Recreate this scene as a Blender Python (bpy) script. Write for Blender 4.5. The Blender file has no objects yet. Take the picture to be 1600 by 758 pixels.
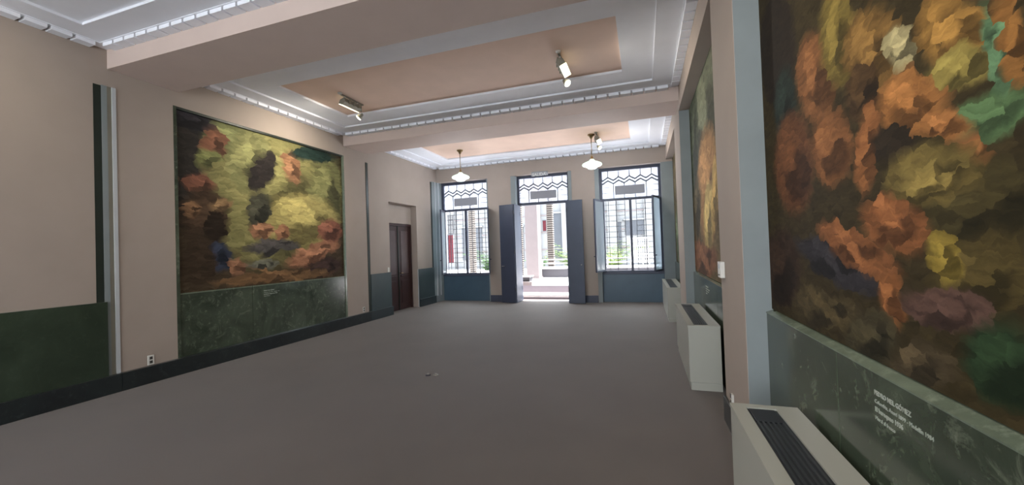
import bpy, bmesh, math, random
from mathutils import Vector, Matrix

random.seed(7)
SC = bpy.context.scene
COL = SC.collection
R = math.radians

# light levels
EXPOSURE = 0.6
SKY = 6.0
SUN = 30.0
REAR_POWER = 66
REAR_SHARE = (1.3, .9, 1.2)
FLOODS = (115, 65, 80, 105, 30)
FLOOD_ANGLE = 130
FLOOD_DIP = .60
PEND = 38

# ------------------------------------------------------------------ camera
def set_camera():
    yaw, pit, rol, f = -.3171, .0157, -.034, 623.63
    F = Vector((math.sin(yaw) * math.cos(pit), math.cos(yaw) * math.cos(pit), math.sin(pit)))
    r = Vector((math.cos(yaw), -math.sin(yaw), 0)); u = r.cross(F)
    rr = math.cos(rol) * r + math.sin(rol) * u
    uu = -math.sin(rol) * r + math.cos(rol) * u
    cam = bpy.data.cameras.new('camera'); cam.sensor_width = 36; cam.sensor_fit = 'HORIZONTAL'
    cam.lens = f / 1600 * 36; cam.clip_start = .02; cam.clip_end = 400
    o = bpy.data.objects.new('camera', cam); COL.objects.link(o)
    m = Matrix((rr, uu, -F)).transposed().to_4x4(); m.translation = (0, 0, 1.6)
    o.matrix_world = m
    SC.camera = o
set_camera()

# ------------------------------------------------------------------ world, sun, rear fill, exposure
SC.view_settings.view_transform = 'Standard'
SC.view_settings.look = 'None'
SC.view_settings.exposure = EXPOSURE
SC.view_settings.gamma = 1
SC.view_settings.use_curve_mapping = False

def set_world():
    w = bpy.data.worlds.new('sky'); SC.world = w; w.use_nodes = True
    bg = w.node_tree.nodes['Background']
    bg.inputs[0].default_value = (.82, .91, 1, 1)
    bg.inputs[1].default_value = SKY
set_world()

def add_sun():
    l = bpy.data.lights.new('sun', 'SUN'); l.energy = SUN; l.angle = R(3); l.color = (1, .98, .96)
    o = bpy.data.objects.new('sun', l); COL.objects.link(o)
    o.rotation_euler = Vector((-.40, -.06, -1)).to_track_quat('-Z', 'Y').to_euler()
add_sun()

REAR_Y = -4.31
REAR_WINDOWS = [(-5.75, -4.15), (-3.6, -2.0), (-1.45, .15)]
def rear_fill(name, loc, sx, sz, direction, power, col):
    l = bpy.data.lights.new(name, 'AREA'); l.shape = 'RECTANGLE'; l.size = sx; l.size_y = sz
    l.energy = power; l.color = col
    o = bpy.data.objects.new(name, l); COL.objects.link(o); o.location = loc
    o.rotation_euler = Vector(direction).to_track_quat('-Z', 'Z').to_euler()
# fill lights added in three unseen windows behind the photographer
for (_a, _b), _k in zip(REAR_WINDOWS, REAR_SHARE):
    rear_fill('rear_window_fill', ((_a + _b) / 2, REAR_Y - .22, 2.3), _b - _a - .1, 2.9, (0, 1, -.05), REAR_POWER * _k, (.95, .97, 1))

# ------------------------------------------------------------------ helpers
def box(bm, x0, x1, y0, y1, z0, z1, bev=0):
    v = [bm.verts.new(p) for p in ((x0,y0,z0),(x1,y0,z0),(x1,y1,z0),(x0,y1,z0),(x0,y0,z1),(x1,y0,z1),(x1,y1,z1),(x0,y1,z1))]
    fs = [bm.faces.new([v[i] for i in q]) for q in ((3,2,1,0),(4,5,6,7),(0,1,5,4),(1,2,6,5),(2,3,7,6),(3,0,4,7))]
    if bev:
        es = list({e for f in fs for e in f.edges})
        bmesh.ops.bevel(bm, geom=es, offset=bev, segments=2, affect='EDGES', profile=.5)
def boxes(*bs, bev=0):
    bm = bmesh.new()
    for b in bs: box(bm, *b, bev=bev)
    return bm
def prism(bm, pts, d):
    """extrude polygon pts (Vectors, CCW seen against d) along vector d"""
    a = [bm.verts.new(p) for p in pts]; b = [bm.verts.new(Vector(p) + Vector(d)) for p in pts]
    n = len(a)
    bm.faces.new(a); bm.faces.new(b[::-1])
    for i in range(n): bm.faces.new((a[i], b[i], b[(i + 1) % n], a[(i + 1) % n]))
    bmesh.ops.recalc_face_normals(bm, faces=bm.faces)
def lathe(bm, prof, n=32, c=(0, 0, 0), ax='Z'):
    rings = []
    for (r, z) in prof:
        ring = []
        for i in range(n):
            t = 2 * math.pi * i / n; p = Vector((r * math.cos(t), r * math.sin(t), z))
            if ax == 'X': p = Vector((p.z, p.x, p.y))
            if ax == 'Y': p = Vector((p.x, p.z, p.y))
            ring.append(bm.verts.new(p + Vector(c)))
        rings.append(ring)
    for a, b in zip(rings, rings[1:]):
        for i in range(n): bm.faces.new((a[i], a[(i + 1) % n], b[(i + 1) % n], b[i]))
    for ring in (rings[0], rings[-1]):
        try: bm.faces.new(ring)
        except ValueError: pass
    bmesh.ops.recalc_face_normals(bm, faces=bm.faces)
def tube(bm, a, b, r, n=8):
    a, b = Vector(a), Vector(b); d = (b - a).normalized()
    q = d.to_track_quat('Z', 'Y'); ra, rb = [], []
    for i in range(n):
        t = 2 * math.pi * i / n; o = q @ Vector((r * math.cos(t), r * math.sin(t), 0))
        ra.append(bm.verts.new(a + o)); rb.append(bm.verts.new(b + o))
    for i in range(n): bm.faces.new((ra[i], ra[(i + 1) % n], rb[(i + 1) % n], rb[i]))
    bm.faces.new(ra[::-1]); bm.faces.new(rb)
def obj(name, bm, m, parent=None, smooth=False, **props):
    me = bpy.data.meshes.new(name)
    bmesh.ops.recalc_face_normals(bm, faces=bm.faces)
    bm.to_mesh(me); bm.free()
    if smooth:
        for p in me.polygons: p.use_smooth = True
    if m: me.materials.append(M[m] if isinstance(m, str) else m)
    o = bpy.data.objects.new(name, me); COL.objects.link(o)
    if parent: o.parent = parent
    for k, v in props.items(): o[k] = v
    return o
def empty(name, loc=(0, 0, 0), rz=0, **props):
    o = bpy.data.objects.new(name, None); COL.objects.link(o)
    o.location = loc; o.rotation_euler = (0, 0, rz); o.empty_display_size = .1
    for k, v in props.items(): o[k] = v
    return o
def inst(src, parent, loc=None, rz=None, name=None):
    o = bpy.data.objects.new(name or src.name.split('.')[0], src.data); COL.objects.link(o)
    if parent: o.parent = parent
    if loc is not None: o.location = loc
    if rz is not None: o.rotation_euler = (0, 0, rz)
    return o
def copy_tree(o, parent=None):
    c = o.copy(); COL.objects.link(c); c.parent = parent
    for ch in o.children: copy_tree(ch, c)
    return c
ST = dict(kind='structure')

# ------------------------------------------------------------------ materials
M = {}
def lin(c):
    return tuple(((x / 255) / 12.92 if x <= 10 else (((x / 255) + .055) / 1.055) ** 2.4) for x in c) + (1,)
def new_mat(name):
    m = bpy.data.materials.new(name); m.use_nodes = True; M[name] = m
    nt = m.node_tree; b = nt.nodes['Principled BSDF']
    return m, nt, b
def nd(nt, t, **kw):
    n = nt.nodes.new(t)
    for k, v in kw.items():
        if k.startswith('i_'): n.inputs[int(k[2:]) if k[2:].isdigit() else k[2:]].default_value = v
        else: setattr(n, k, v)
    return n
def ramp(nt, fac, stops):
    n = nt.nodes.new('ShaderNodeValToRGB'); e = n.color_ramp.elements
    while len(e) < len(stops): e.new(.5)
    for i, (p, c) in enumerate(stops): e[i].position = p; e[i].color = c
    nt.links.new(fac, n.inputs[0]); return n.outputs[0]
def mix(nt, fac, a, b, mode='MIX'):
    n = nd(nt, 'ShaderNodeMix', data_type='RGBA', blend_type=mode)
    for s, v in ((0, fac), (6, a), (7, b)):
        if hasattr(v, 'is_linked'): nt.links.new(v, n.inputs[s])
        else: n.inputs[s].default_value = v
    return n.outputs[2]
def bump(nt, b, h, strength, dist=.01):
    n = nd(nt, 'ShaderNodeBump'); n.inputs['Strength'].default_value = strength; n.inputs['Distance'].default_value = dist
    nt.links.new(h, n.inputs['Height']); nt.links.new(n.outputs[0], b.inputs['Normal'])
def noise(nt, scale, detail=4, rough=.55, vec=None, dist=0):
    n = nd(nt, 'ShaderNodeTexNoise'); n.inputs['Scale'].default_value = scale; n.inputs['Detail'].default_value = detail
    n.inputs['Roughness'].default_value = rough; n.inputs['Distortion'].default_value = dist
    if vec is None:
        tc = nd(nt, 'ShaderNodeTexCoord'); vec = tc.outputs['Object']
    nt.links.new(vec, n.inputs['Vector']); return n
def paint(name, col, rough=.6, var=.05, scale=2.5, bmp=.05, spec=.3, metallic=0):
    m, nt, b = new_mat(name); c = lin(col)
    n = noise(nt, scale, 5)
    lo = tuple(x * (1 - var) for x in c[:3]) + (1,); hi = tuple(min(1, x * (1 + var)) for x in c[:3]) + (1,)
    nt.links.new(ramp(nt, n.outputs[0], [(.3, lo), (.7, hi)]), b.inputs['Base Color'])
    b.inputs['Roughness'].default_value = rough; b.inputs['Specular IOR Level'].default_value = spec
    b.inputs['Metallic'].default_value = metallic
    if bmp:
        n2 = noise(nt, 60, 3); bump(nt, b, n2.outputs[0], bmp, .004)
    return m
def emit(name, col, strength):
    m, nt, b = new_mat(name)
    b.inputs['Base Color'].default_value = lin(col)
    b.inputs['Emission Color'].default_value = lin(col); b.inputs['Emission Strength'].default_value = strength
    return m

paint('wall_paint', (157, 144, 134), .75, .03)
paint('beam_paint', (193, 175, 165), .75, .03)
paint('ceiling_paint', (228, 230, 236), .7, .03)
paint('panel_paint', (224, 196, 178), .75, .04)
paint('grey_paint', (124, 131, 132), .5, .05)
paint('pale_paint', (176, 179, 181), .5, .03)
paint('slate_frame', (57, 62, 78), .45, .08, spec=.4)
paint('door_slate', (71, 78, 92), .45, .07, spec=.4)
paint('dark_strip', (36, 43, 37), .4, .1)
paint('dado_paint', (57, 68, 69), .35, .1, spec=.4)
paint('sill_dado', (62, 82, 96), .35, .1, spec=.4)  # bluish window glow on the panels below the sills put into the colour
paint('dado_base', (45, 53, 55), .35, .1, spec=.4)
paint('door_wood', (53, 32, 30), .4, .15, 6, spec=.4)
paint('door_wood_light', (73, 55, 53), .35, .12, 6, spec=.5)
paint('unit_enamel', (157, 157, 147), .35, .02, bmp=.02, spec=.4)
paint('unit_black', (26, 28, 32), .4, .1, spec=.4)
paint('unit_slat', (46, 50, 52), .35, .1, spec=.5)
paint('white_plastic', (199, 197, 190), .4, .02, bmp=0)
paint('socket_dark', (60, 58, 54), .5, .02, bmp=0)
paint('lettering', (149, 155, 144), .6, .04, bmp=0)
paint('brass', (150, 128, 92), .35, .1, bmp=0, metallic=.85)
paint('lamp_metal', (131, 128, 116), .4, .08, bmp=0, metallic=.3)
paint('steel', (170, 166, 158), .3, .1, bmp=0, metallic=.9)
paint('sand_stone', (98, 90, 90), .8, .05)
paint('white_stone', (197, 193, 193), .8, .03)
paint('riser_shaded', (98, 91, 97), .8, .04)  # white stone darkened to lavender: shade of the risers put into the colour
paint('granite', (62, 61, 65), .8, .35, 60)
paint('white_render', (104, 105, 106), .85, .03)
paint('grey_glassy', (57, 60, 65), .4, .06)
paint('red_cloth', (67, 17, 25), .8, .1)
paint('dark_louver', (43, 41, 43), .6, .1)
paint('brick_pale', (95, 89, 84), .85, .08, 8)
paint('mortar_dark', (45, 40, 38), .9, .08, 8)
paint('came_lead', (70, 74, 82), .5, .05, bmp=0)
paint('lead_panel', (145, 146, 152), .6, .04)
paint('iron', (54, 54, 62), .5, .1, bmp=0)
paint('thin_iron', (74, 76, 82), .5, .1, bmp=0)
paint('leaf_green', (40, 67, 26), .6, .3, 6)
paint('leaf_yellow', (76, 92, 38), .6, .25, 6)
paint('roofing', (120, 118, 116), .9, .1)
emit('opal_glow', (226, 250, 234), .55)
emit('flood_glow', (255, 247, 205), 7)
emit('spot_glow', (255, 250, 222), 4)

def carpet():
    m, nt, b = new_mat('carpet')
    n = noise(nt, 1.3, 3); n2 = noise(nt, 260, 2)
    c = ramp(nt, n.outputs[0], [(.3, lin((89, 79, 72))), (.7, lin((96, 86, 78)))])
    g = ramp(nt, n2.outputs[0], [(.3, (.78, .78, .78, 1)), (.7, (1.12, 1.12, 1.12, 1))])
    nt.links.new(mix(nt, 1, c, g, 'MULTIPLY'), b.inputs['Base Color'])
    b.inputs['Roughness'].default_value = .62; b.inputs['Specular IOR Level'].default_value = .24
    b.inputs['Sheen Weight'].default_value = .15
    bump(nt, b, n2.outputs[0], .5, .006)
carpet()
def marble(name, base, dark, vein, rough):
    m, nt, b = new_mat(name)
    n = noise(nt, 1.6, 8, .65, dist=.6); n2 = noise(nt, 5.5, 10, .75, dist=.9); n3 = noise(nt, 14, 6, .7)
    c = ramp(nt, n.outputs[0], [(.32, lin(dark)), (.6, lin(base)), (.85, lin(tuple(min(255, x + 26) for x in base)))])
    v = ramp(nt, n2.outputs[0], [(.55, (0, 0, 0, 1)), (.63, (.22, .22, .22, 1)), (.70, (.05, .05, .05, 1))])
    s = ramp(nt, n3.outputs[0], [(.58, (0, 0, 0, 1)), (.74, (.45, .45, .45, 1))])
    c = mix(nt, v, c, lin(vein)); c = mix(nt, s, c, lin(vein))
    nt.links.new(c, b.inputs['Base Color'])
    b.inputs['Roughness'].default_value = rough; b.inputs['Specular IOR Level'].default_value = .5
marble('green_marble', (68, 77, 63), (42, 50, 39), (140, 148, 128), .16)
marble('green_marble_edge', (108, 118, 102), (82, 92, 78), (150, 158, 140), .12)
marble('near_marble', (50, 62, 48), (34, 44, 33), (70, 82, 66), .3)
marble('black_marble', (36, 42, 42), (24, 28, 30), (74, 82, 80), .28)

def glass(name, tint, transp, rough=.1):
    m, nt, b = new_mat(name); out = nt.nodes['Material Output']
    t = nd(nt, 'ShaderNodeBsdfTransparent'); t.inputs[0].default_value = lin(tint)
    tl = nd(nt, 'ShaderNodeBsdfTranslucent'); tl.inputs[0].default_value = lin(tint)
    b.inputs['Base Color'].default_value = lin(tint); b.inputs['Roughness'].default_value = rough
    a = nd(nt, 'ShaderNodeMixShader'); a.inputs[0].default_value = .5
    nt.links.new(tl.outputs[0], a.inputs[1]); nt.links.new(b.outputs[0], a.inputs[2])
    c = nd(nt, 'ShaderNodeMixShader'); c.inputs[0].default_value = transp
    nt.links.new(a.outputs[0], c.inputs[1]); nt.links.new(t.outputs[0], c.inputs[2])
    nt.links.new(c.outputs[0], out.inputs[0])
glass('leaded_glass', (240, 242, 248), .8)
glass('casement_glass', (204, 214, 220), .4)
glass('clear_acrylic', (225, 228, 230), .72)

# ---- murals: a plain abstract colour field in the colours of the paintings (metres along the wall, height)
MURAL_ROCKS = [(5.53, 2.78, 1.383, 1.201, 0.99, (140, 135, 70)),
  (4.62, 3.53, 0.5, 0.299, -3.03, (135, 140, 80)),
  (5.05, 3.26, 0.567, 0.389, 1.31, (140, 140, 78)),
  (6.77, 2.93, 0.832, 0.491, 1.45, (125, 125, 68)),
  (6.16, 2.29, 0.932, 0.498, -3.07, (180, 165, 75)),
  (4.09, 2.97, 0.999, 0.191, 1.54, (50, 45, 42)),
  (4.14, 3.68, 0.352, 0.175, -3.03, (55, 52, 60)),
  (4.46, 3.39, 0.285, 0.188, 1.33, (135, 78, 38)),
  (4.37, 3.16, 0.195, 0.113, -2.85, (125, 130, 65)),
  (4.22, 2.78, 0.231, 0.142, -2.86, (130, 72, 38)),
  (4.32, 2.23, 0.509, 0.359, 1.47, (72, 52, 32)),
  (4.12, 2.36, 0.134, 0.118, 1.03, (130, 90, 45)),
  (4.54, 2.45, 0.165, 0.099, -2.98, (140, 105, 55)),
  (5.31, 3.12, 0.427, 0.223, 1.03, (52, 45, 44)),
  (5.91, 3.29, 0.328, 0.2, 1.84, (160, 105, 52)),
  (6.45, 3.65, 0.599, 0.143, -3.02, (35, 60, 55)),
  (5.19, 2.4, 0.362, 0.233, 1.27, (75, 75, 60)),
  (5.26, 2.07, 0.221, 0.157, -3.08, (170, 110, 58)),
  (5.66, 2.04, 0.165, 0.151, 1.35, (165, 105, 52)),
  (4.53, 1.64, 0.22, 0.195, 1.55, (52, 62, 88)),
  (4.8, 1.48, 0.141, 0.136, 2.73, (155, 100, 55)),
  (4.19, 1.6, 0.428, 0.252, 1.55, (66, 50, 32)),
  (5.5, 1.78, 0.557, 0.115, -3.11, (88, 84, 85)),
  (5.24, 1.49, 0.319, 0.09, 3.08, (115, 115, 100)),
  (6.42, 1.66, 0.708, 0.173, -2.86, (170, 105, 55)),
  (6.83, 2.12, 0.366, 0.242, -3.06, (145, 78, 42)),
  (6.62, 1.35, 0.548, 0.187, -3.07, (68, 48, 44)),
  (5.62, 1.24, 1.235, 0.104, 3.14, (125, 88, 38))]
MURAL_RIVER = [(-1.35, 1.66, 0.221, 0.119, 0.07, (78, 68, 38)),
  (-1.38, 1.47, 0.186, 0.116, -2.83, (98, 82, 42)),
  (-2.85, 2.77, 0.405, 0.3, 2.05, (50, 40, 33)),
  (-2.32, 2.39, 0.259, 0.187, 2.24, (155, 95, 52)),
  (-2.75, 2.38, 0.237, 0.188, 1.83, (45, 60, 56)),
  (-2.07, 2.46, 0.227, 0.153, 1.9, (140, 118, 52)),
  (-1.82, 2.29, 0.22, 0.134, 2.48, (155, 112, 52)),
  (-1.89, 2.16, 0.143, 0.104, 2.41, (88, 62, 36)),
  (-1.42, 2.16, 0.163, 0.087, 2.36, (180, 128, 52)),
  (-1.4, 2.04, 0.124, 0.049, 2.79, (168, 148, 72)),
  (-1.28, 2.03, 0.137, 0.034, 1.69, (112, 152, 112)),
  (-1.23, 2.04, 0.115, 0.041, 1.65, (168, 108, 42)),
  (-1.32, 1.89, 0.132, 0.056, 3.05, (112, 148, 98)),
  (-1.65, 2.21, 0.103, 0.061, 2.48, (190, 176, 132)),
  (-1.62, 2.02, 0.172, 0.102, 2.74, (190, 118, 52)),
  (-1.47, 1.92, 0.108, 0.039, 2.52, (192, 118, 55)),
  (-1.36, 1.82, 0.052, 0.035, 2.81, (178, 108, 55)),
  (-2.18, 2.01, 0.206, 0.168, 2.72, (155, 94, 50)),
  (-2.67, 2.04, 0.312, 0.273, 2.55, (122, 72, 42)),
  (-1.87, 1.93, 0.162, 0.083, 1.31, (172, 102, 50)),
  (-1.71, 1.91, 0.143, 0.067, 2.9, (60, 48, 36)),
  (-1.55, 1.78, 0.212, 0.092, 3.07, (130, 110, 56)),
  (-1.54, 1.76, 0.115, 0.037, 3.13, (168, 142, 72)),
  (-1.73, 1.64, 0.208, 0.091, 2.9, (165, 95, 48)),
  (-2.98, 1.41, 0.388, 0.254, -2.94, (68, 48, 38)),
  (-2.24, 1.49, 0.437, 0.076, 2.93, (62, 60, 68)),
  (-2.02, 1.56, 0.337, 0.074, 2.87, (168, 98, 52)),
  (-1.48, 1.53, 0.072, 0.055, 1.57, (182, 152, 52)),
  (-1.5, 1.38, 0.205, 0.063, -3.07, (108, 78, 72)),
  (-1.77, 1.38, 0.116, 0.073, 1.86, (168, 98, 48)),
  (-2.33, 1.26, 0.41, 0.085, -3.1, (92, 78, 52)),
  (-1.93, 1.2, 0.205, 0.102, -2.77, (80, 72, 52)),
  (-1.63, 1.17, 0.169, 0.078, -2.77, (92, 78, 58)),
  (-1.31, 1.27, 0.141, 0.105, -2.78, (50, 72, 46))]
MURAL_COLUMNS = [(-6.1, 3.46, 1.869, 0.948, 2.82, (105, 110, 95)),
  (-6.95, 3.12, 1.006, 0.476, 1.21, (70, 78, 62)),
  (-5.82, 2.35, 0.886, 0.745, -2.93, (168, 122, 80)),
  (-5.77, 1.92, 0.523, 0.353, 1.12, (200, 172, 112)),
  (-5.26, 2.19, 0.463, 0.217, 1.31, (185, 150, 90)),
  (-6.4, 1.35, 1.174, 0.262, -3.09, (132, 86, 64)),
  (-6.88, 2.09, 0.555, 0.421, 0.85, (90, 80, 60))]

def mural_material(name, blobs, base, sgn, gain=1.0, facet=2.2, sat=.95, hue=.508):
    m, nt, b = new_mat(name)
    tc = nd(nt, 'ShaderNodeTexCoord'); sep = nd(nt, 'ShaderNodeSeparateXYZ'); nt.links.new(tc.outputs['Object'], sep.inputs[0])
    mu = nd(nt, 'ShaderNodeMath', operation='MULTIPLY'); mu.inputs[1].default_value = sgn; nt.links.new(sep.outputs[1], mu.inputs[0])
    cmb = nd(nt, 'ShaderNodeCombineXYZ'); nt.links.new(mu.outputs[0], cmb.inputs[0]); nt.links.new(sep.outputs[2], cmb.inputs[1])
    P = cmb.outputs[0]
    def warp(vec, scale, amp):
        n = noise(nt, scale, 4, .6, vec)
        s = nd(nt, 'ShaderNodeVectorMath', operation='SUBTRACT'); s.inputs[1].default_value = (.5, .5, .5); nt.links.new(n.outputs['Color'], s.inputs[0])
        k = nd(nt, 'ShaderNodeVectorMath', operation='MULTIPLY'); k.inputs[1].default_value = (amp, amp, 0); nt.links.new(s.outputs[0], k.inputs[0])
        a = nd(nt, 'ShaderNodeVectorMath', operation='ADD'); nt.links.new(vec, a.inputs[0]); nt.links.new(k.outputs[0], a.inputs[1])
        return a.outputs[0]
    small = sum(q[3] for q in blobs) / len(blobs)
    W = warp(warp(P, .45 / small, .9 * small), 2.0 / small, .45 * small)
    # palette-knife facets: the colour field is sampled once per slanted facet
    fm = nd(nt, 'ShaderNodeMapping'); fm.inputs['Rotation'].default_value = (0, 0, .9); fm.inputs['Scale'].default_value = (1, 2.1, 1)
    nt.links.new(W, fm.inputs[0])
    vo = nd(nt, 'ShaderNodeTexVoronoi'); vo.inputs['Scale'].default_value = facet; nt.links.new(fm.outputs[0], vo.inputs[0])
    bw = nd(nt, 'ShaderNodeSeparateColor'); nt.links.new(vo.outputs['Color'], bw.inputs[0])
    im = nd(nt, 'ShaderNodeMapping'); im.inputs['Rotation'].default_value = (0, 0, -.9); nt.links.new(vo.outputs['Position'], im.inputs[0])
    ir = nd(nt, 'ShaderNodeMapping'); ir.inputs['Scale'].default_value = (1, 1 / 2.1, 1); nt.links.new(im.outputs[0], ir.inputs[0])
    mv = nd(nt, 'ShaderNodeMix', data_type='VECTOR'); mv.inputs[0].default_value = .5
    nt.links.new(W, mv.inputs[4]); nt.links.new(ir.outputs[0], mv.inputs[5])
    W = mv.outputs[1]
    g = lambda c: tuple(min(1, x * gain) for x in lin(c)[:3]) + (1,)
    col = g(base)
    layers = []
    for (u, v, a, bb, ang, c) in blobs:            # each mass with a darker flank and a lighter flank of paint
        ca, sa = math.cos(ang), math.sin(ang); layers.append((u, v, a, bb, ang, c))
        if sum(c) > 150:
            layers.append((u + .30 * bb, v - .34 * bb, a * .62, bb * .5, ang + .3, tuple(x * .66 for x in c)))
            layers.append((u - .25 * bb, v + .28 * bb, a * .5, bb * .4, ang - .3, tuple(min(255, x * 1.18) for x in c)))
    for k, (u, v, a, bb, ang, c) in enumerate(layers):
        if k and k % 10 == 0:      # keeps the shader evaluating the layers in turn
            tie = nd(nt, 'ShaderNodeVectorMath', operation='MULTIPLY_ADD'); tie.inputs[1].default_value = (1e-6, 1e-6, 0)
            nt.links.new(col, tie.inputs[0]); nt.links.new(W, tie.inputs[2]); W = tie.outputs[0]
        mp = nd(nt, 'ShaderNodeMapping', vector_type='TEXTURE')
        mp.inputs['Location'].default_value = (u, v, 0); mp.inputs['Rotation'].default_value = (0, 0, ang); mp.inputs['Scale'].default_value = (a, bb, 1)
        nt.links.new(W, mp.inputs[0])
        ln = nd(nt, 'ShaderNodeVectorMath', operation='LENGTH'); nt.links.new(mp.outputs[0], ln.inputs[0])
        mr = nd(nt, 'ShaderNodeMapRange', interpolation_type='SMOOTHSTEP')
        mr.inputs['From Min'].default_value = 1.18; mr.inputs['From Max'].default_value = .80
        nt.links.new(ln.outputs[1], mr.inputs[0])
        col = mix(nt, mr.outputs[0], col, g(c))
    # facet tone and brush strokes
    col = mix(nt, .7, col, ramp(nt, bw.outputs[0], [(0, (.70, .68, .64, 1)), (1, (1.26, 1.24, 1.16, 1))]), 'MULTIPLY')
    st = nd(nt, 'ShaderNodeMapping'); st.inputs['Rotation'].default_value = (0, 0, .7); st.inputs['Scale'].default_value = (1.1 / small, 6 / small, 1)
    nt.links.new(W, st.inputs[0]); n = noise(nt, 1, 6, .65, st.outputs[0])
    col = mix(nt, .9, col, ramp(nt, n.outputs[0], [(.25, (.5, .49, .46, 1)), (.75, (1.5, 1.47, 1.36, 1))]), 'MULTIPLY')
    hs = nd(nt, 'ShaderNodeHueSaturation'); hs.inputs['Saturation'].default_value = sat; hs.inputs['Hue'].default_value = hue; nt.links.new(col, hs.inputs['Color'])
    nt.links.new(hs.outputs[0], b.inputs['Base Color'])
    b.inputs['Roughness'].default_value = .7; b.inputs['Specular IOR Level'].default_value = .12
    bump(nt, b, n.outputs[0], .15, .004)
mural_material('mural_rocks', MURAL_ROCKS, (78, 62, 40), 1, .72, 6, .8, .5)
mural_material('mural_river', MURAL_RIVER, (72, 60, 36), -1, .56, 13, .92, .508)
mural_material('mural_columns', MURAL_COLUMNS, (110, 92, 66), -1, .8, 8)
mural_material('mural_dark', [(-9.5, 2.4, .8, .9, 0, (120, 92, 60)), (-10.6, 1.8, .6, .7, 0, (90, 98, 78))], (86, 76, 58), -1)

# ================================================================== THE SHELL
XL, XR, XN, YB, YW = -6.26, .66, .834, 11.46, 11.68
ZC, ZT = 4.01, 4.6        # beam soffit, top of the walls
BEAMS = [(-.99, -.19), (3.14, 3.94), (7.265, 8.08)]
BAYS = [(REAR_Y, -.99), (-.19, 3.14), (3.94, 7.265), (8.08, YB)]

obj('floor', boxes((-6.7, 1.1, -4.6, 11.8, -.12, 0)), 'carpet', **ST)

# ---- ceiling: slab, stepped bands, pink panels, beams
ceiling = obj('ceiling', boxes((-6.7, 1.1, -4.6, 11.8, 4.33, ZT)), 'ceiling_paint', **ST)
def ring(bm, x0, x1, y0, y1, w, z0, z1):
    box(bm, x0, x1, y0, y0 + w, z0, z1); box(bm, x0, x1, y1 - w, y1, z0, z1)
    box(bm, x0, x0 + w, y0 + w, y1 - w, z0, z1); box(bm, x1 - w, x1, y0 + w, y1 - w, z0, z1)
for y0, y1 in BAYS:
    bm = bmesh.new(); ring(bm, XL, XR, y0, y1, .87, 4.285, 4.33); obj('border', bm, 'ceiling_paint', ceiling)
    bm = bmesh.new(); ring(bm, XL, XR, y0, y1, .42, 4.255, 4.285); obj('step_band', bm, 'ceiling_paint', ceiling)
    obj('ceiling_panel', boxes((XL + .87, XR - .87, y0 + .87, y1 - .87, 4.322, 4.331)), 'panel_paint', ceiling, label='pinkish brown recessed panel')
for y0, y1 in BEAMS:
    obj('beam', boxes((XL, XR, y0, y1, ZC, 4.335)), 'beam_paint', ceiling)

# ---- dentilled cornice round each bay in view
dentil_src = None
for k, (y0, y1) in enumerate(BAYS[1:], 1):
    bm = bmesh.new(); ring(bm, XL, XR, y0, y1, .135, 4.249, 4.257)
    tr = obj('trim_%d' % k, bm, 'ceiling_paint', **ST)
    def place(x, y, rz):
        global dentil_src
        if dentil_src is None:
            dentil_src = obj('dentil', boxes((-.086, .086, 0, .12, 0, .043), bev=.002), 'ceiling_paint', tr)
            dentil_src.location = (x, y, 4.207); dentil_src.rotation_euler = (0, 0, rz)
        else: inst(dentil_src, tr, (x, y, 4.207), rz, 'dentil')
    nx = 33; px = (XR - XL - .30) / nx
    for i in range(nx):
        x = XL + .15 + px * (i + .5)
        place(x, y1, math.pi); place(x, y0, 0)
    ny = 15; py = (y1 - y0 - .30) / ny
    for i in range(ny):
        y = y0 + .15 + py * (i + .5)
        place(XL, y, -math.pi / 2); place(XR, y, math.pi / 2)

# ---- left wall
wl = obj('wall_left', boxes(
    (-6.7, XL, -4.6, 3.87, 0, ZT),
    (-6.7, -6.31, 3.87, 7.27, 0, 3.80), (-6.7, XL, 3.87, 7.27, 3.80, ZT),
    (-6.7, XL, 7.27, 8.87, 0, ZT), (-6.7, -6.53, 8.87, 10.2, 0, 2.41), (-6.7, -6.45, 8.87, 10.2, 2.41, 2.94), (-6.7, XL, 8.87, 10.2, 2.94, ZT),
    (-6.7, XL, 10.2, 11.8, 0, ZT)), 'wall_paint', **ST)
obj('marble_strip', boxes((XL, -6.257, 3.0, 3.075, 1.12, 3.78)), 'dark_strip', wl, label='dark green stone strip')
obj('jamb_lining', boxes((XL, -6.252, 3.075, 3.13, .2, 3.79)), 'grey_paint', wl)
obj('jamb_lining', boxes((XL, -6.256, 3.13, 3.175, .2, 3.79)), 'lamp_metal', wl)
obj('jamb_bead', boxes((XL, -6.245, 3.175, 3.215, .2, 3.79)), 'pale_paint', wl)
obj('dado_panel', boxes((XL, -6.225, -4.3, 3.09, 0, 1.12), bev=.004), 'near_marble', wl, label='dark green marble dado')
# mural recess: marble frame strips, dado and its pale top edge
obj('marble_strip', boxes((-6.31, -6.258, 3.868, 3.912, .2, 3.80)), 'green_marble', wl)
obj('marble_strip', boxes((-6.31, -6.262, 3.912, 7.225, 3.765, 3.80)), 'dark_strip', wl)
obj('marble_strip', boxes((-6.31, -6.262, 7.225, 7.272, .2, 3.80)), 'green_marble_edge', wl)
d1 = None
for a, b in ((3.912, 5.02), (5.024, 6.13), (6.134, 7.225)):
    o = obj('dado_slab', boxes((-6.315, -6.275, a, b, 0, 1.105), bev=.002), 'green_marble', wl, label='polished green marble slab')
    if a == 5.024: d1 = o
    obj('ledge_stone', boxes((-6.315, -6.268, a, b, 1.105, 1.125), bev=.002), 'green_marble_edge', wl)
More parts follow.
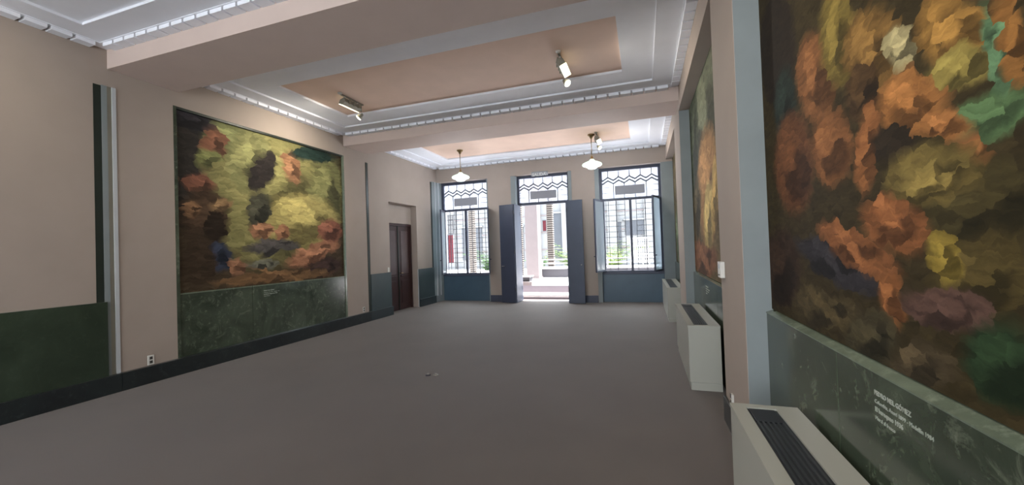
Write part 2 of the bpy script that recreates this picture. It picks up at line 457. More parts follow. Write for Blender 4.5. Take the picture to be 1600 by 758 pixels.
# end bay
obj('marble_strip', boxes((XL, -6.25, 7.985, 8.065, .2, 3.79)), 'dark_strip', wl)
obj('dado_panel', boxes((XL, -6.235, 8.065, 8.87, 0, 1.10), bev=.003), 'dado_paint', wl)
obj('dado_panel', boxes((XL, -6.235, 10.215, 11.12, 0, 1.10), bev=.003), 'dado_paint', wl)
obj('marble_strip', boxes((XL, -6.25, 11.05, 11.12, 1.10, 3.78)), 'dark_strip', wl)
obj('jamb_bead', boxes((-6.27, -6.254, 10.195, 10.213, 0, 1.10)), 'pale_paint', wl)
bl = obj('baseboard_left', boxes((XL, -6.19, -4.3, -.1, 0, .22), bev=.004), 'black_marble', **ST)
for a, b in ((-.1, 3.2), (3.203, 5.5), (5.503, 7.97), (7.973, 8.87), (10.215, 11.13)):
    obj('base_stone', boxes((-6.30 if 3.2 < a < 7 else XL, -6.19, a, b, 0, .22), bev=.004), 'black_marble' if a < 7.5 else 'dado_base', bl)

# ---- right wall with deep niches
wr = obj('wall_right', boxes(
    (XR, 1.1, -4.6, -.3, 0, ZT), (XN, 1.1, -.3, 3.17, 0, 3.86), (XR, 1.1, -.3, 3.17, 3.86, ZT),
    (XR, 1.1, 3.17, 4.02, 0, ZT), (XN, 1.1, 4.02, 7.37, 0, 3.86), (XR, 1.1, 4.02, 7.37, 3.86, ZT),
    (XR, 1.1, 7.37, 8.43, 0, ZT), (XN, 1.1, 8.43, 11.8, 0, 3.86), (XR, 1.1, 8.43, 11.8, 3.86, ZT)), 'wall_paint', **ST)
for y in (3.17, 7.37):
    obj('jamb_lining', boxes((XR + .004, XN, y - .006, y, 0, 3.86)), 'grey_paint', wr, label='blue grey painted niche reveal')
dr = {}
for tagn, ya, yb_, cuts in (('a', -.3, 3.164, (.0, 1.05, 2.12)), ('b', 4.02, 7.364, (5.13, 6.25)), ('c', 8.43, 11.45, (9.9,))):
    ys = [ya] + [c for c in cuts if ya < c < yb_] + [yb_]
    for a, b in zip(ys, ys[1:]):
        o = obj('dado_slab', boxes((.79, XN + .01, a + .0015, b - .0015, 0, 1.10), bev=.003), 'green_marble', wr, label='polished green marble slab')
        dr[(tagn, round(a, 2))] = o
        bm = bmesh.new()
        prism(bm, [(.787, a + .001, 1.10), (XN + .01, a + .001, 1.10), (XN + .01, a + .001, 1.128), (.787, a + .001, 1.106)], (0, b - a - .002, 0))
        obj('ledge_stone', bm, 'green_marble_edge', wr)
br = obj('baseboard_right', boxes((.635, XR, 3.17, 4.02, 0, .22), bev=.004), 'black_marble', **ST)
obj('base_stone', boxes((.635, XR, 7.37, 8.43, 0, .22), bev=.004), 'black_marble', br)

# ---- back wall with two windows and the garden door
WA, WB, WC, WD, DA, DB = -6.185, -4.525, -1.129, .53, -3.60, -2.0
wb = obj('wall_back', boxes(
    (-6.26, 1.1, YB, 11.8, 3.80, ZT), (-4.50, -3.74, YB, 11.8, 0, 3.80), (-1.90, -1.24, YB, 11.8, 0, 3.80)), 'wall_paint', **ST)
obj('jamb_lining', boxes((.525, .9, YB, 11.8, 0, 3.80)), 'grey_paint', wb, label='blue grey painted pier')
bm = bmesh.new(); prism(bm, [(-6.26, 11.12, 0), (-6.185, 11.66, 0), (-6.185, 11.80, 0), (-6.30, 11.80, 0), (-6.30, 11.12, 0)], (0, 0, 3.80))
sp = obj('jamb_lining', bm, 'grey_paint', wb, label='blue grey splayed window jamb')
for t in (.3, .62):
    x, y = -6.26 + .075 * t, 11.12 + .54 * t
    obj('batten', boxes((x - .002, x + .012, y, y + .03, .2, 3.80)), 'pale_paint', sp)
for n, (x0, x1, sl, sr) in enumerate(((-6.26, -4.50, 0, .03), (-3.74, -1.90, .142, .10), (-1.24, .525, .114, 0))):
    for a, b in ((x0, x0 + sl), (x1 - sr, x1)):
        if b > a: obj('casing', boxes((a - .0, b, YB - .012, YW - .02, 0, 3.79)), 'grey_paint', wb)
bb = obj('baseboard_back', boxes((-4.50, -3.745, YB - .03, YB, 0, .2), bev=.004), 'slate_frame', **ST)
obj('base_stone', boxes((-1.90, -1.245, YB - .03, YB, 0, .2), bev=.004), 'slate_frame', bb)

CHEV = .295
def transom(parent, x0, x1, z0, z1, y):
    """leaded top light: glass, two zigzag leads, upright leads, blind panel"""
    obj('transom_glass', boxes((x0, x1, y, y + .006, z0, z1)), 'leaded_glass', parent)
    w = x1 - x0; cx = (x0 + x1) / 2; n = int(w / CHEV) + 2
    zt = z1 - .22
    for dz in (0, -.095):
        bm = bmesh.new(); pts = []
        k0 = -n
        for k in range(-2 * n, 2 * n + 1):
            x = cx + k * CHEV / 2; pts.append((x, zt + dz + (.045 if k % 2 == 0 else -.045)))
        clip = []
        for (xa, za), (xb, zb) in zip(pts, pts[1:]):
            if xb <= x0 or xa >= x1: continue
            ta, tb = max(0, (x0 - xa) / (xb - xa)), min(1, (x1 - xa) / (xb - xa))
            a = (xa + ta * (xb - xa), za + ta * (zb - za)); b = (xa + tb * (xb - xa), za + tb * (zb - za))
            prism(bm, [(a[0], y - .012, a[1] - .021), (b[0], y - .012, b[1] - .021), (b[0], y - .012, b[1] + .021), (a[0], y - .012, a[1] + .021)], (0, .011, 0))
        obj('zigzag_lead', bm, 'came_lead', parent)
    pw = 1.36 * CHEV
    pz0, pz1 = z0 + .10, z0 + .10 + (z1 - z0) * .32
    for k in range(-2 * n, 2 * n + 1):
        x = cx + k * CHEV / 2
        if not (x0 + .03 < x < x1 - .03): continue
        if k % 2 == 0: segs = [(zt + .05, z1)]
        else:
            segs = [(pz1, zt - .13), (z0, pz0)] if abs(x - cx) < pw else [(z0, zt - .13)]
        obj('lead_came', boxes(*[(x - .010, x + .010, y - .01, y - .001, a, b) for a, b in segs]), 'came_lead', parent)
    for s in (-1, 1):
        xa, xb = sorted((cx + s * (pw + .14), x1 if s > 0 else x0))
        for z in (z0 + .16, z0 + .32): obj('lead_came', boxes((xa, xb, y - .008, y - .001, z - .005, z + .005)), 'came_lead', parent)
    obj('blind_panel', boxes((cx - pw, cx + pw, y - .014, y + .012, pz0, pz1), bev=.003), 'lead_panel', parent, label='opaque grey rectangle')

def casement(parent, hinge_x, y, w, z0, z1, ang, side):
    """side +1: leaf extends towards +x when shut. ang: swing into the room"""
    f = .045
    bm = bmesh.new()
    X = lambda a, b: (min(side * a, side * b), max(side * a, side * b))
    for (a, b, c, d) in ((0, f, z0, z1), (w - f, w, z0, z1), (f, w - f, z0, z0 + f), (f, w - f, z1 - f, z1)):
        p, q = X(a, b); box(bm, p, q, -.02, .02, c, d)
    o = obj('casement', bm, 'slate_frame', parent); o.location = (hinge_x, y, 0); o.rotation_euler = (0, 0, -side * ang)
    p, q = X(f, w - f)
    obj('glass_pane', boxes((p, q, -.003, .003, z0 + f, z1 - f)), 'casement_glass', o)
    p, q = X(w - .035, w - .01)
    obj('handle', boxes((p, q, -.06, -.02, 1.30, 1.325)), 'iron', o)
    return o

def hall_window(name, x0, x1, casements, label):
    z0, z1, zr = .823, 3.80, 2.93
    w = empty(name, ((x0 + x1) / 2, YW, 0), **ST); w['label'] = label
    ox = (x0 + x1) / 2; x0, x1 = x0 - ox, x1 - ox
    fr = boxes((x0, x0 + .075, -.03, .05, z0, z1), (x1 - .075, x1, -.03, .05, z0, z1), (x0 + .075, x1 - .075, -.03, .05, z1 - .085, z1),
               (x0 + .075, x1 - .075, -.03, .05, z0, z0 + .055), (x0 + .075, x1 - .075, -.035, .05, zr - .07, zr))
    obj('frame', fr, 'slate_frame', w)
    obj('mullion', boxes((-.032, .032, -.03, .05, z0 + .055, zr - .07)), 'slate_frame', w)
    obj('sill', boxes((x0 - .02, x1 + .0, -.07, .08, z0 - .04, z0), bev=.004), 'slate_frame', w)
    obj('dado_panel', boxes((x0, x1, -.05, .08, 0, z0 - .04)), 'sill_dado', w, label='dark green panel below the sill')
    transom(w, x0 + .075, x1 - .075, zr, z1 - .085, .02)
    # iron grille outside the glass
    zb, zt = z0 + .055, zr - .07
    for s in (-1, 1):
        a, b = (.032, x1 - .075) if s > 0 else (-.032, x0 + .075)
        m = (a + b) / 2
        obj('grille_bar', boxes((m - .011, m + .011, .09, .115, zb - .05, zt + .05)), 'iron', w)
        for t in (.17, .80):
            x = a + (b - a) * t
            obj('grille_rod', boxes((x - .007, x + .007, .094, .106, zb - .05, zt + .05)), 'thin_iron', w)
        xa, xb = sorted((a + (b - a) * .17, b - (b - a) * .02))
        z = zt - .1
        while z > zb:
            obj('grille_rod', boxes((xa, xb, .096, .104, z - .006, z + .006)), 'thin_iron', w); z -= .155
    hw = (x1 - x0) / 2 - .06
    for side, ang in casements:
        casement(w, x0 + .105 if side > 0 else x1 - .05, -.05, .69, z0 + .05, zr - .05, ang, side)
    return w
hall_window('window_1', WA, WB, ((1, R(73)), (-1, R(111))), 'tall window beside the left wall')
hall_window('window_2', WC, WD, ((1, R(107)), (-1, R(72))), 'tall window beside the right wall')

# ---- garden door
dr1 = empty('door_1', ((DA + DB) / 2, YW, 0), **ST); dr1['label'] = 'open garden door with folding leaves'
dx0, dx1 = DA - (DA + DB) / 2, DB - (DA + DB) / 2
obj('frame', boxes((dx0, dx0 + .06, -.03, .05, 0, 3.80), (dx1 - .06, dx1, -.03, .05, 0, 3.80), (dx0 + .06, dx1 - .06, -.03, .05, 3.72, 3.80), (dx0 + .06, dx1 - .06, -.035, .05, 2.90, 2.98)), 'slate_frame', dr1)
transom(dr1, dx0 + .06, dx1 - .06, 2.98, 3.72, .02)
obj('threshold', boxes((dx0, dx1, -.03, .12, 0, .012)), 'white_stone', dr1)
def leaf(parent, ax, ay, bx, by, h, mat, handle=False):
    """door leaf of thickness 40 mm from point a to b on plan, with hinges and a raised panel"""
    L = math.hypot(bx - ax, by - ay); a = math.atan2(by - ay, bx - ax)
    o = obj('door_leaf', boxes((0, L, -.02, .02, .012, h), bev=.004), mat, parent); o.location = (ax, ay, 0); o.rotation_euler = (0, 0, a)
    for z in (.35, 1.45, 2.6): obj('hinge', boxes((L - .012, L + .012, -.028, .028, z, z + .11)), 'iron', o)
    if handle: obj('handle', boxes((.05, .14, -.05, -.02, 1.08, 1.10), (.06, .08, .02, .05, 1.08, 1.10)), 'steel', o)
    return o
cx = (DA + DB) / 2
leaf(dr1, -3.575 - cx, 11.15 - YW, -3.555 - cx, -.05, 2.91, 'door_slate')
leaf(dr1, -4.055 - cx, 11.25 - YW, -3.585 - cx, 11.145 - YW, 2.91, 'slate_frame', True)
leaf(dr1, -2.03 - cx, 11.22 - YW, -2.03 - cx, -.05, 2.91, 'slate_frame')
leaf(dr1, -1.575 - cx, 11.165 - YW, -2.02 - cx, 11.225 - YW, 2.91, 'door_slate', True)

# ---- wooden door in the left wall
dw = empty('door_2', (-6.46, 9.535, 0), **ST); dw['label'] = 'dark brown double door in the recess'
obj('frame', boxes((-.07, .015, -.662, -.61, 0, 2.40), (-.07, .015, .61, .662, 0, 2.40), (-.07, .015, -.61, .61, 2.34, 2.40), bev=.003), 'door_wood', dw)
for s in (-1, 1):
    ya, yb_ = sorted((s * .004, s * .61))
    lf = obj('door_leaf', boxes((-.05, -.01, ya, yb_, .012, 2.335), bev=.003), 'door_wood', dw)
    ya, yb_ = sorted((s * .13, s * .50))
    obj('panel', boxes((-.012, .002, ya, yb_, 1.0, 2.2), bev=.006), 'door_wood_light', lf, label='tall upper panel with a sheen')
    obj('panel', boxes((-.012, .0, ya, yb_, .2, .82), bev=.006), 'door_wood', lf)
    obj('moulding', boxes((-.012, .012, ya - .025, yb_ + .025, .93, .96), bev=.003), 'door_wood', lf)
    if s > 0: obj('handle', boxes((-.01, .05, .04, .06, 1.02, 1.04), (.03, .05, .04, .15, 1.02, 1.04)), 'brass', lf)
obj('astragal', boxes((-.012, .006, -.018, .018, .012, 2.335)), 'dark_strip', dw)

# ---- rear wall, behind the photographer; its windows are added to bring in light
segs = [(-6.7, 1.1, -4.6, REAR_Y, 3.80, ZT), (-6.7, 1.1, -4.6, REAR_Y, 0, .85)]
xs = [-6.7] + [v for p in REAR_WINDOWS for v in p] + [1.1]
for i in range(0, len(xs), 2): segs.append((xs[i], xs[i + 1], -4.6, REAR_Y, .85, 3.80))
obj('wall_front', boxes(*segs), 'wall_paint', **ST)
for i, (a, b) in enumerate(REAR_WINDOWS):
    w = empty('window_%d' % (3 + i), ((a + b) / 2, REAR_Y, .85), **ST); h = (b - a) / 2
    obj('frame', boxes((-h, -h + .06, -.08, -.02, 0, 2.95), (h - .06, h, -.08, -.02, 0, 2.95), (-h + .06, h - .06, -.08, -.02, 2.89, 2.95), (-h + .06, h - .06, -.08, -.02, 0, .06), (-.03, .03, -.08, -.02, .06, 2.89), (-h + .06, -.03, -.08, -.02, 2.05, 2.11), (.03, h - .06, -.08, -.02, 2.05, 2.11)), 'slate_frame', w)
obj('roof', boxes((-7.2, 1.6, -5.1, 11.95, ZT, ZT + .15)), 'roofing', **ST)

# ================================================================== THINGS
def mural(name, x0, x1, y0, y1, z0, z1, mat, label):
    o = obj(name, boxes((x0, x1, y0, y1, z0, z1)), mat); o['label'] = label; o['category'] = 'mural'; return o
mural('mural_painting', -6.312, -6.298, 3.912, 7.225, 1.125, 3.765, 'mural_rocks', 'wide mural of yellow-green rock and brown masses on the long left wall')
mural('mural_painting', .824, .836, -.3, 3.164, 1.128, 3.86, 'mural_river', 'huge orange and olive mural above the nearest white fan coil unit')
mural('mural_painting', .824, .836, 4.02, 7.364, 1.128, 3.86, 'mural_columns', 'tan mural with grey-green upper band in the middle niche behind the pier')
mural('mural_painting', .824, .836, 8.43, 11.45, 1.128, 3.86, 'mural_dark', 'dark mural sliver in the far niche next to the corner window')

def text_mesh(name, body, size, parent, loc, right, normal, mat, bold=False, depth=.001):
    cu = bpy.data.curves.new(name, 'FONT'); cu.body = body; cu.size = size; cu.extrude = depth; cu.resolution_u = 2
    if bold: cu.offset = size * .025
    t = bpy.data.objects.new(name + '_curve', cu); COL.objects.link(t)
    dg = bpy.context.evaluated_depsgraph_get(); dg.update()
    me = bpy.data.meshes.new_from_object(t.evaluated_get(dg)); bpy.data.objects.remove(t)
    me.materials.clear(); me.materials.append(M[mat])
    o = bpy.data.objects.new(name, me); COL.objects.link(o); o.parent = parent
    r, n = Vector(right), Vector(normal); m = Matrix((r, Vector((0, 0, 1)), n)).transposed().to_4x4(); m.translation = loc
    o.matrix_local = m; o['label'] = 'pale caption lettering' if name == 'lettering' else 'white lettering'
    return o
# captions on the marble below the murals
CAP = ['PEDRO NEL GÓMEZ', 'Colombia, Anorí 1899 - Medellín 1984', None, 'Mural al fresco']
def caption(parent, x, y, z, right, normal, size, title, gap):
    for i, s in enumerate(CAP):
        text_mesh('lettering', s or title, size * (1.0 if i in (0, 2) else .86), parent, (x, y, z - i * gap), right, normal, 'lettering', i in (0, 2), .0008)
caption(dr[('a', 1.05)], .7892, 1.818, 1.020, (0, -1, 0), (-1, 0, 0), .0235, 'El barequeo 1936', .0305)
caption(dr[('b', 5.13)], .7892, 6.0, .995, (0, -1, 0), (-1, 0, 0), .0235, 'Mural en tres paneles 1936', .0305)
caption(d1, -6.2742, 5.233, 1.010, (0, 1, 0), (1, 0, 0), .0235, 'Las fuerzas migratorias 1936', .0305)

# ---- fan coil units under the murals
def fan_coil(y0, y1, label):
    t = empty('fan_coil_unit', (.59, (y0 + y1) / 2, 0), label=label, category='heater', group='white fan coil units along the mural wall')
    h = (y1 - y0) / 2; xa, xb, zt = -.16, .16, .70
    ga, gb = -.095, .05
    ge = .05
    obj('cabinet', boxes((xa, xb, -h, h, .085, zt - .012), bev=.004), 'unit_enamel', t)
    obj('top_panel', boxes((xa - .004, ga, -h, h, zt - .014, zt), (gb, xb, -h, h, zt - .014, zt), (ga, gb, -h, -h + ge, zt - .014, zt), (ga, gb, h - ge, h, zt - .014, zt)), 'unit_enamel', t)
    g = obj('grille_tray', boxes((ga, gb, -h + ge, h - ge, zt - .0119, zt - .009)), 'unit_black', t, label='black outlet grille')
    obj('grille_end', boxes((ga + .012, gb - .012, h - ge - .17, h - ge - .008, zt - .009, zt - .003), bev=.002), 'unit_black', g)
    obj('grille_end', boxes((ga + .012, gb - .012, -h + ge + .008, -h + ge + .06, zt - .009, zt - .003), bev=.002), 'unit_black', g)
    for i in range(6):
        x = ga + .018 + i * (gb - ga - .036) / 5
        obj('slat', boxes((x - .004, x + .004, -h + ge + .06, h - ge - .17, zt - .009, zt - .001)), 'unit_slat', g)
    obj('plinth', boxes((xa + .012, xb, -h + .004, h - .004, 0, .083)), 'unit_enamel', t)
    return t
fan_coil(.70, 2.505, 'nearest white fan coil unit, standing below the huge orange mural')
fan_coil(4.735, 6.44, 'middle white fan coil unit, standing beyond the pier with the thermostat')
fan_coil(8.70, 10.90, 'farthest white fan coil unit, standing next to the corner window')

# ---- wall plates
def plate(name, loc, rz, w, h, d, label, cat, kind, group=None):
    t = empty(name, loc, rz, label=label, category=cat)
    if group: t['group'] = group
    obj('cover_plate', boxes((-w / 2, w / 2, 0, d, -h / 2, h / 2), bev=.003), 'white_plastic', t)
    if kind == 'socket':
        for z in (-.026, .026):
            obj('socket_face', boxes((-.017, .017, d - .001, d + .003, z - .018, z + .018), bev=.002), 'socket_dark', t)
    elif kind == 'thermostat':
        obj('dial_window', boxes((-w * .3, w * .3, d - .001, d + .002, .01, h * .35)), 'pale_paint', t)
        obj('lever', boxes((-w * .2, w * .2, d - .001, d + .006, -h * .35, -h * .28)), 'socket_dark', t)
    else:
        obj('rocker', boxes((-.014, .014, d - .001, d + .005, -.03, .03), bev=.002), 'white_plastic', t)
    return t
RW = -math.pi / 2   # plate facing +X
plate('wall_outlet', (XL, 3.54, .29), RW, .075, .125, .012, 'white wall outlet low on the first pier of the long left wall', 'outlet', 'socket', 'wall outlets')
plate('wall_outlet', (XL, 7.79, .30), RW, .07, .115, .012, 'small wall outlet low on the pier between left mural and brown door', 'outlet', 'socket', 'wall outlets')
plate('light_switch', (XL, 8.78, 1.17), RW, .07, .115, .012, 'small switch just above the dado beside the brown door', 'switch', 'switch')
plate('thermostat', (XR, 3.90, 1.355), -RW, .13, .14, .035, 'white thermostat box on the pier beside the huge mural', 'thermostat', 'thermostat')
plate('wall_outlet', (XR, 3.70, .30), -RW, .05, .08, .02, 'small white outlet at the foot of the thermostat pier', 'outlet', 'socket', 'wall outlets')

# ---- floor sockets
for i, (x, y, lb) in enumerate(((-2.705, 4.577, 'dull metal floor socket set in the carpet, the left one of the pair'), (-2.605, 4.60, 'shiny metal floor socket set in the carpet, the right one of the pair'))):
    t = empty('floor_socket', (x, y, 0), label=lb, category='socket', group='floor sockets in the carpet')
    bm = bmesh.new(); lathe(bm, [(.034, 0), (.034, .006), (.028, .010)], 20); obj('ring', bm, 'iron' if i == 0 else 'steel', t, True)
    bm = bmesh.new(); lathe(bm, [(.018, .009), (.016, .022), (.006, .026)], 16); obj('cap', bm, 'steel', t, True)

# ---- exit sign over the garden door
t = empty('exit_sign', (-2.82, 11.42, 3.755), label='small clear exit sign with white letters above the garden door', category='sign')
obj('plate', boxes((-.25, .25, 0, .006, -.035, .10)), 'clear_acrylic', t)
for x in (-.22, .22): obj('standoff', boxes((x - .01, x + .01, .006, .04, .065, .085)), 'steel', t)
text_mesh('sign_letters', 'SALIDA', .125, t, (-.225, -.001, -.03), (1, 0, 0), (0, -1, 0), 'white_plastic', True, .001)

# ---- ceiling floodlights
def flood(x, y, face, label, power, warm):
    """face -1: throws light on the left wall, +1: on the right wall"""
    t = empty('ceiling_floodlight', (x, y, 4.323), label=label, category='floodlight', group='floodlights under the ceiling panels')
    bm = bmesh.new(); lathe(bm, [(.035, 0), (.035, -.018), (.02, -.028)], 16); obj('ceiling_mount', bm, 'white_plastic', t, True)
    obj('rail', boxes((-.014, .014, .02, .58, -.030, -.008)), 'lamp_metal', t)
    obj('bracket', boxes((-.01, .01, .10, .125, -.10, -.03)), 'white_plastic', t); obj('bracket', boxes((-.01, .01, .42, .445, -.10, -.03)), 'white_plastic', t)
    # wide flood head: tapered housing, glowing glass on the tilted face
    bm = bmesh.new(); f = face
    prism(bm, [(-.03 * f, .06, -.06), (.05 * f, .06, -.085), (.085 * f, .06, -.150), (.0 * f, .06, -.185), (-.05 * f, .06, -.13)], (0, .42, 0))
    hd = obj('flood_head', bm, 'lamp_metal', t)
    bm = bmesh.new(); prism(bm, [(.088 * f, .075, -.148), (.004 * f, .075, -.187), (.001 * f, .075, -.193), (.093 * f, .075, -.152)], (0, .39, 0))
    obj('lamp_glass', bm, 'flood_glow', hd, label='glowing lamp glass')
    for q in (.16, .27, .38): obj('cooling_fin', boxes((-.062 * f if f > 0 else .046, -.046 * f if f > 0 else .062, q, q + .02, -.15, -.07)), 'lamp_metal', hd)
    # small round spot on a stem
    obj('stem', boxes((-.008, .008, .52, .536, -.17, -.03)), 'lamp_metal', t)
    bm = bmesh.new(); lathe(bm, [(.022, 0), (.03, .03), (.052, .085), (.056, .10)], 20)
    sp_ = obj('spot_head', bm, 'lamp_metal', t, True); sp_.location = (-.03 * f, .53, -.20)
    sp_.rotation_euler = Vector((.62 * f, -.35, -.70)).to_track_quat('Z', 'Y').to_euler()
    bm = bmesh.new(); lathe(bm, [(.053, .101), (.046, .112), (.02, .118)], 20); obj('spot_glass', bm, 'spot_glow', sp_, True, label='glowing lamp glass')
    l = bpy.data.lights.new('flood_lamp', 'SPOT'); l.energy = power; l.color = warm; l.spot_size = R(FLOOD_ANGLE); l.spot_blend = 1; l.shadow_soft_size = .12
    o = bpy.data.objects.new('flood_lamp', l); COL.objects.link(o); o.parent = t; o.location = (.10 * f, .27, -.21)
    o.rotation_euler = Vector((.72 * f, -.05, -FLOOD_DIP)).to_track_quat('-Z', 'Z').to_euler()
    return t
WARM = (1, .91, .76)
flood(-4.75, 5.465, -1, 'grey twin-lamp floodlight on the ceiling panel facing the left mural', FLOODS[0], WARM)
flood(-1.02, 5.447, 1, 'glaring floodlight on the ceiling panel facing the middle right niche', FLOODS[1], WARM)
flood(-.975, 9.695, 1, 'far floodlight close behind the pendant lamp near the corner window', FLOODS[2], WARM)
flood(-1.02, 1.32, 1, 'floodlight over the nearest bay facing the huge orange mural', FLOODS[3], WARM)
flood(-4.75, 1.32, -1, 'floodlight over the nearest bay facing the blank left wall', FLOODS[4], WARM)

# ---- opal pendants
def pendant(x, y, label):
    t = empty('pendant_lamp', (x, y, 4.323), label=label, category='pendant lamp', group='opal pendant lamps by the garden door')
    bm = bmesh.new(); lathe(bm, [(.085, 0), (.085, -.02), (.045, -.05), (.03, -.09), (.012, -.11)], 24); obj('ceiling_rose', bm, 'brass', t, True)
    bm = bmesh.new(); tube(bm, (0, 0, -.10), (0, 0, -.56), .009, 10); obj('rod', bm, 'brass', t, True)
    bm = bmesh.new(); lathe(bm, [(.012, -.52), (.03, -.545), (.034, -.60), (.05, -.62)], 24); obj('holder', bm, 'brass', t, True)
    bm = bmesh.new(); lathe(bm, [(.045, -.605), (.075, -.645), (.15, -.675), (.225, -.71), (.242, -.74), (.225, -.765), (.15, -.79), (.13, -.805), (.09, -.835), (.03, -.845)], 36)
    obj('glass_shade', bm, 'opal_glow', t, True, label='glowing white opal glass')
    l = bpy.data.lights.new('pendant_bulb', 'POINT'); l.energy = PEND; l.color = (.84, .91, 1); l.shadow_soft_size = .2
    o = bpy.data.objects.new('pendant_bulb', l); COL.objects.link(o); o.parent = t; o.location = (0, 0, -1.0)
    return t
pendant(-4.635, 9.85, 'opal pendant lamp hanging before the window beside the brown door')
pendant(-1.11, 9.85, 'opal pendant lamp hanging before the window beside the fan coil')

# ================================================================== OUTSIDE
obj('terrain_courtyard', boxes((-18, 12, 12.8, 34, -.2, .36), (-18, -4.1, 11.8, 12.8, -.2, .36), (-1.2, 12, 11.8, 12.8, -.2, .36)), 'white_stone', **ST)
st = empty('entrance_steps', (-2.65, 12.3, 0), label='white stone steps outside the garden door', category='steps')
obj('landing', boxes((-1.45, 1.45, -.5, -.22, -.1, .0)), 'sand_stone', st)
obj('step', boxes((-1.45, 1.45, -.22, .50, .06, .13), bev=.006), 'white_stone', st); obj('step_riser', boxes((-1.45, 1.45, -.215, .49, -.1, .06)), 'riser_shaded', st)
obj('step_riser', boxes((-1.45, 1.45, .494, .5, .13, .36)), 'riser_shaded', st)
t = empty('stair_pedestal', (-3.72, 13.05, .36), label='small stepped stone pedestal beside the outside steps', category='pedestal')
obj('base', boxes((-.3, .16, -.25, .25, 0, .12), bev=.006), 'sand_stone', t); obj('cap', boxes((-.3, .06, -.15, .25, .12, .27), bev=.006), 'granite', t); obj('top', boxes((-.3, .10, -.18, .25, .27, .30), bev=.006), 'white_stone', t)
o = empty('stone_column', (-4.255, 15.77, .36), label='square pinkish stone column seen through the garden door', category='column')
obj('shaft', boxes((-.255, .255, -.265, .265, .06, 5.2)), 'sand_stone', o); obj('base', boxes((-.28, .28, -.29, .29, 0, .06)), 'sand_stone', o)
def banded(x, y, w, label):
    t = empty('banded_column', (x, y, .36), label=label, category='column', group='banded brick columns in the courtyard')
    h = w / 2
    obj('core', boxes((-h + .02, h - .02, -h + .02, h - .02, 0, 5.2)), 'mortar_dark', t)
    src = None; z = 0; k = 0
    while z < 5.1:
        if src is None: src = obj('band', boxes((-h, h, -h, h, 0, .055), bev=.006), 'brick_pale', t); src.location = (0, 0, z)
        else: inst(src, t, (0, 0, z), 0, 'band')
        z += .095; k += 1
banded(-3.83, 17.1, .27, 'banded brick column seen in the middle of the garden door')
banded(-5.25, 17.1, .27, 'banded brick column mostly hidden by the pinkish stone column')
banded(-7.55, 17.1, .27, 'banded brick column seen through the window beside the brown door')
p = empty('planter_wall', (-2.2, 16.3, .36), label='low grey granite planter wall with white coping', category='wall')
obj('granite_face', boxes((-1.9, 4.5, -.1, .3, 0, .35)), 'granite', p); obj('coping', boxes((-1.9, 4.5, -.14, .34, .35, .43), bev=.006), 'white_stone', p)
rl = empty('garden_railing', (-1.5, 16.5, .36), label='low white railing above the planter wall', category='railing')
for z in (.50, .66): obj('rail', boxes((-2.6, 4.2, -.02, .02, z + .05, z + .085)), 'white_stone', rl)
for i in range(6): obj('post', boxes((-2.6 + i * 1.35, -2.56 + i * 1.35, -.02, .02, .43, .75)), 'white_stone', rl)
# far wing of the building
fb = empty('courtyard_building', (-3, 24, .36), label='white courtyard building across the garden', category='building')
obj('facade', boxes((-14, 14, 0, .4, 0, 9)), 'white_render', fb)
for x in (-12, -9.1, -6.2, -3.3, -1.35, -.4, 1.35, 3.4, 6.3):
    obj('pilaster', boxes((x - .28, x + .28, -.18, 0, 0, 9)), 'white_render', fb)
for i in range(8): obj('string_course', boxes((-14, 14, -.05, 0, 1.1 + i * 1.05, 1.16 + i * 1.05)), 'sand_stone', fb)
for x, w, z0, z1 in ((-10.6, 1.4, .6, 2.7), (-7.6, 1.4, .6, 2.7), (-4.8, 1.4, .4, 2.6), (-1.9, .6, .5, 3.3), (1.0, .0, 0, 0), (1.55, .55, .75, 2.6), (2.8, 1.5, 1.8, 2.65), (5.0, 1.3, .6, 2.7)):
    if w:
        wn = obj('window', boxes((x - w / 2, x + w / 2, -.06, 0, z0, z1)), 'grey_glassy', fb)
        obj('lintel', boxes((x - w / 2 - .08, x + w / 2 + .08, -.12, 0, z1, z1 + .1)), 'white_render', wn)
# ornate white bench
ob = empty('garden_bench', (-.17, 20.5, .36), label='white ornamental iron bench outside the window beside the fan coil', category='bench')
bm = bmesh.new()
for i in range(9): box(bm, -.42 + i * .1, -.39 + i * .1, -.02, .02, .35, 1.55)
for z in (.35, .75, 1.15, 1.53): box(bm, -.42, .41, -.025, .025, z, z + .05)
obj('back_panel', bm, 'white_stone', ob); obj('seat', boxes((-.5, .5, -.5, 0, .40, .45)), 'white_stone', ob)
for x in (-.45, .42):
    for y in (-.46, -.04): obj('leg', boxes((x, x + .03, y, y + .03, 0, .40)), 'white_stone', ob)
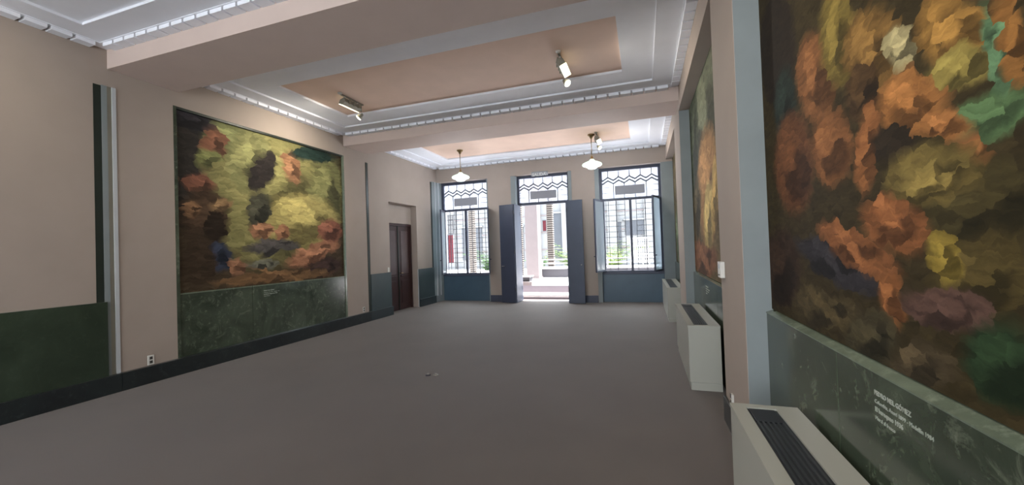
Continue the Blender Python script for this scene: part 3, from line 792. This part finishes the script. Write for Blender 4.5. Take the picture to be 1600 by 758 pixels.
# red banners and louvred shutter
def banner(x, y, z0, z1, w, label):
    t = empty('hanging_banner', (x, y, z0), label=label, category='banner', group='red banners in the courtyard')
    bm = bmesh.new(); n = 8
    pts = [(-w / 2 + w * i / n, .02 * math.sin(i * 1.6)) for i in range(n + 1)]
    prism(bm, [(a, b, 0) for a, b in pts] + [(a, b + .012, 0) for a, b in pts[::-1]], (0, 0, z1 - z0)); obj('cloth', bm, 'red_cloth', t)
    bm = bmesh.new(); tube(bm, (-w / 2 - .04, .006, z1 - z0 + .01), (w / 2 + .04, .006, z1 - z0 + .01), .015); obj('pole', bm, 'iron', t)
    if z0 < 2: obj('mast', boxes((-w / 2 - .04, -w / 2 - .01, -.01, .02, .36 - z0, z1 - z0 + .02)), 'iron', t)
banner(-5.72, 23.93, 2.63, 3.26, .2, 'short red banner beside the middle banded column')
banner(-8.62, 17.0, 1.03, 2.34, .24, 'long red banner seen through the window beside the brown door')
t = empty('louvred_shutter', (-8.62, 17.05, 2.40), label='narrow dark louvred shutter above the long red banner', category='shutter')
obj('frame', boxes((-.14, -.12, -.02, .02, 0, .9), (.12, .14, -.02, .02, 0, .9), (-.12, .12, -.02, .02, 0, .02), (-.12, .12, -.02, .02, .88, .9)), 'dark_louver', t)
for i in range(12): obj('slat', boxes((-.12, .12, -.018, .018, .03 + i * .071, .07 + i * .071)), 'dark_louver', t)

def shrub(x, y, z, h, n, mat, label, spread=.7):
    t = empty('leafy_shrub', (x, y, z), label=label, category='shrub', group='shrubs in the courtyard')
    bm = bmesh.new(); st_ = bmesh.new()
    for i in range(n):
        a = random.uniform(0, 6.28); L = h * random.uniform(.6, 1.1); lean = random.uniform(.15, spread)
        prev = Vector((0, 0, 0)); d = Vector((math.cos(a) * lean, math.sin(a) * lean, 1)).normalized()
        for s in range(7):
            cur = prev + d * L / 7; d = (d + Vector((math.cos(a), math.sin(a), 0)) * .12 - Vector((0, 0, .10))).normalized()
            tube(st_, prev, cur, .008, 5)
            side = d.cross(Vector((0, 0, 1)))
            side = side.normalized() if side.length > .01 else Vector((1, 0, 0))
            for q in (-1, 1):
                ll = L * .22; w = .04
                tip = cur + side * q * ll + d * ll * .4 - Vector((0, 0, ll * .2)); mid = (cur + tip) / 2
                vs = [bm.verts.new(v) for v in (cur, mid + d * w, tip, mid - d * w + Vector((0, 0, .01)))]
                bm.faces.new(vs)
            prev = cur
    obj('foliage', bm, mat, t); obj('stems', st_, 'leaf_green', t)
shrub(-3.25, 19.3, .36, 1.9, 30, 'leaf_yellow', 'bright green fern-like shrub filling the right side of the garden door', .7)
shrub(-5.0, 19.6, .36, 1.3, 16, 'leaf_green', 'darker green shrub between the stone column and the banded column')
shrub(-1.5, 21.6, .36, 2.1, 14, 'leaf_yellow', 'yellow-green plant behind the railing outside the corner window')
shrub(-7.6, 19.3, .36, 1.9, 22, 'leaf_green', 'green shrub outside the window beside the brown door')
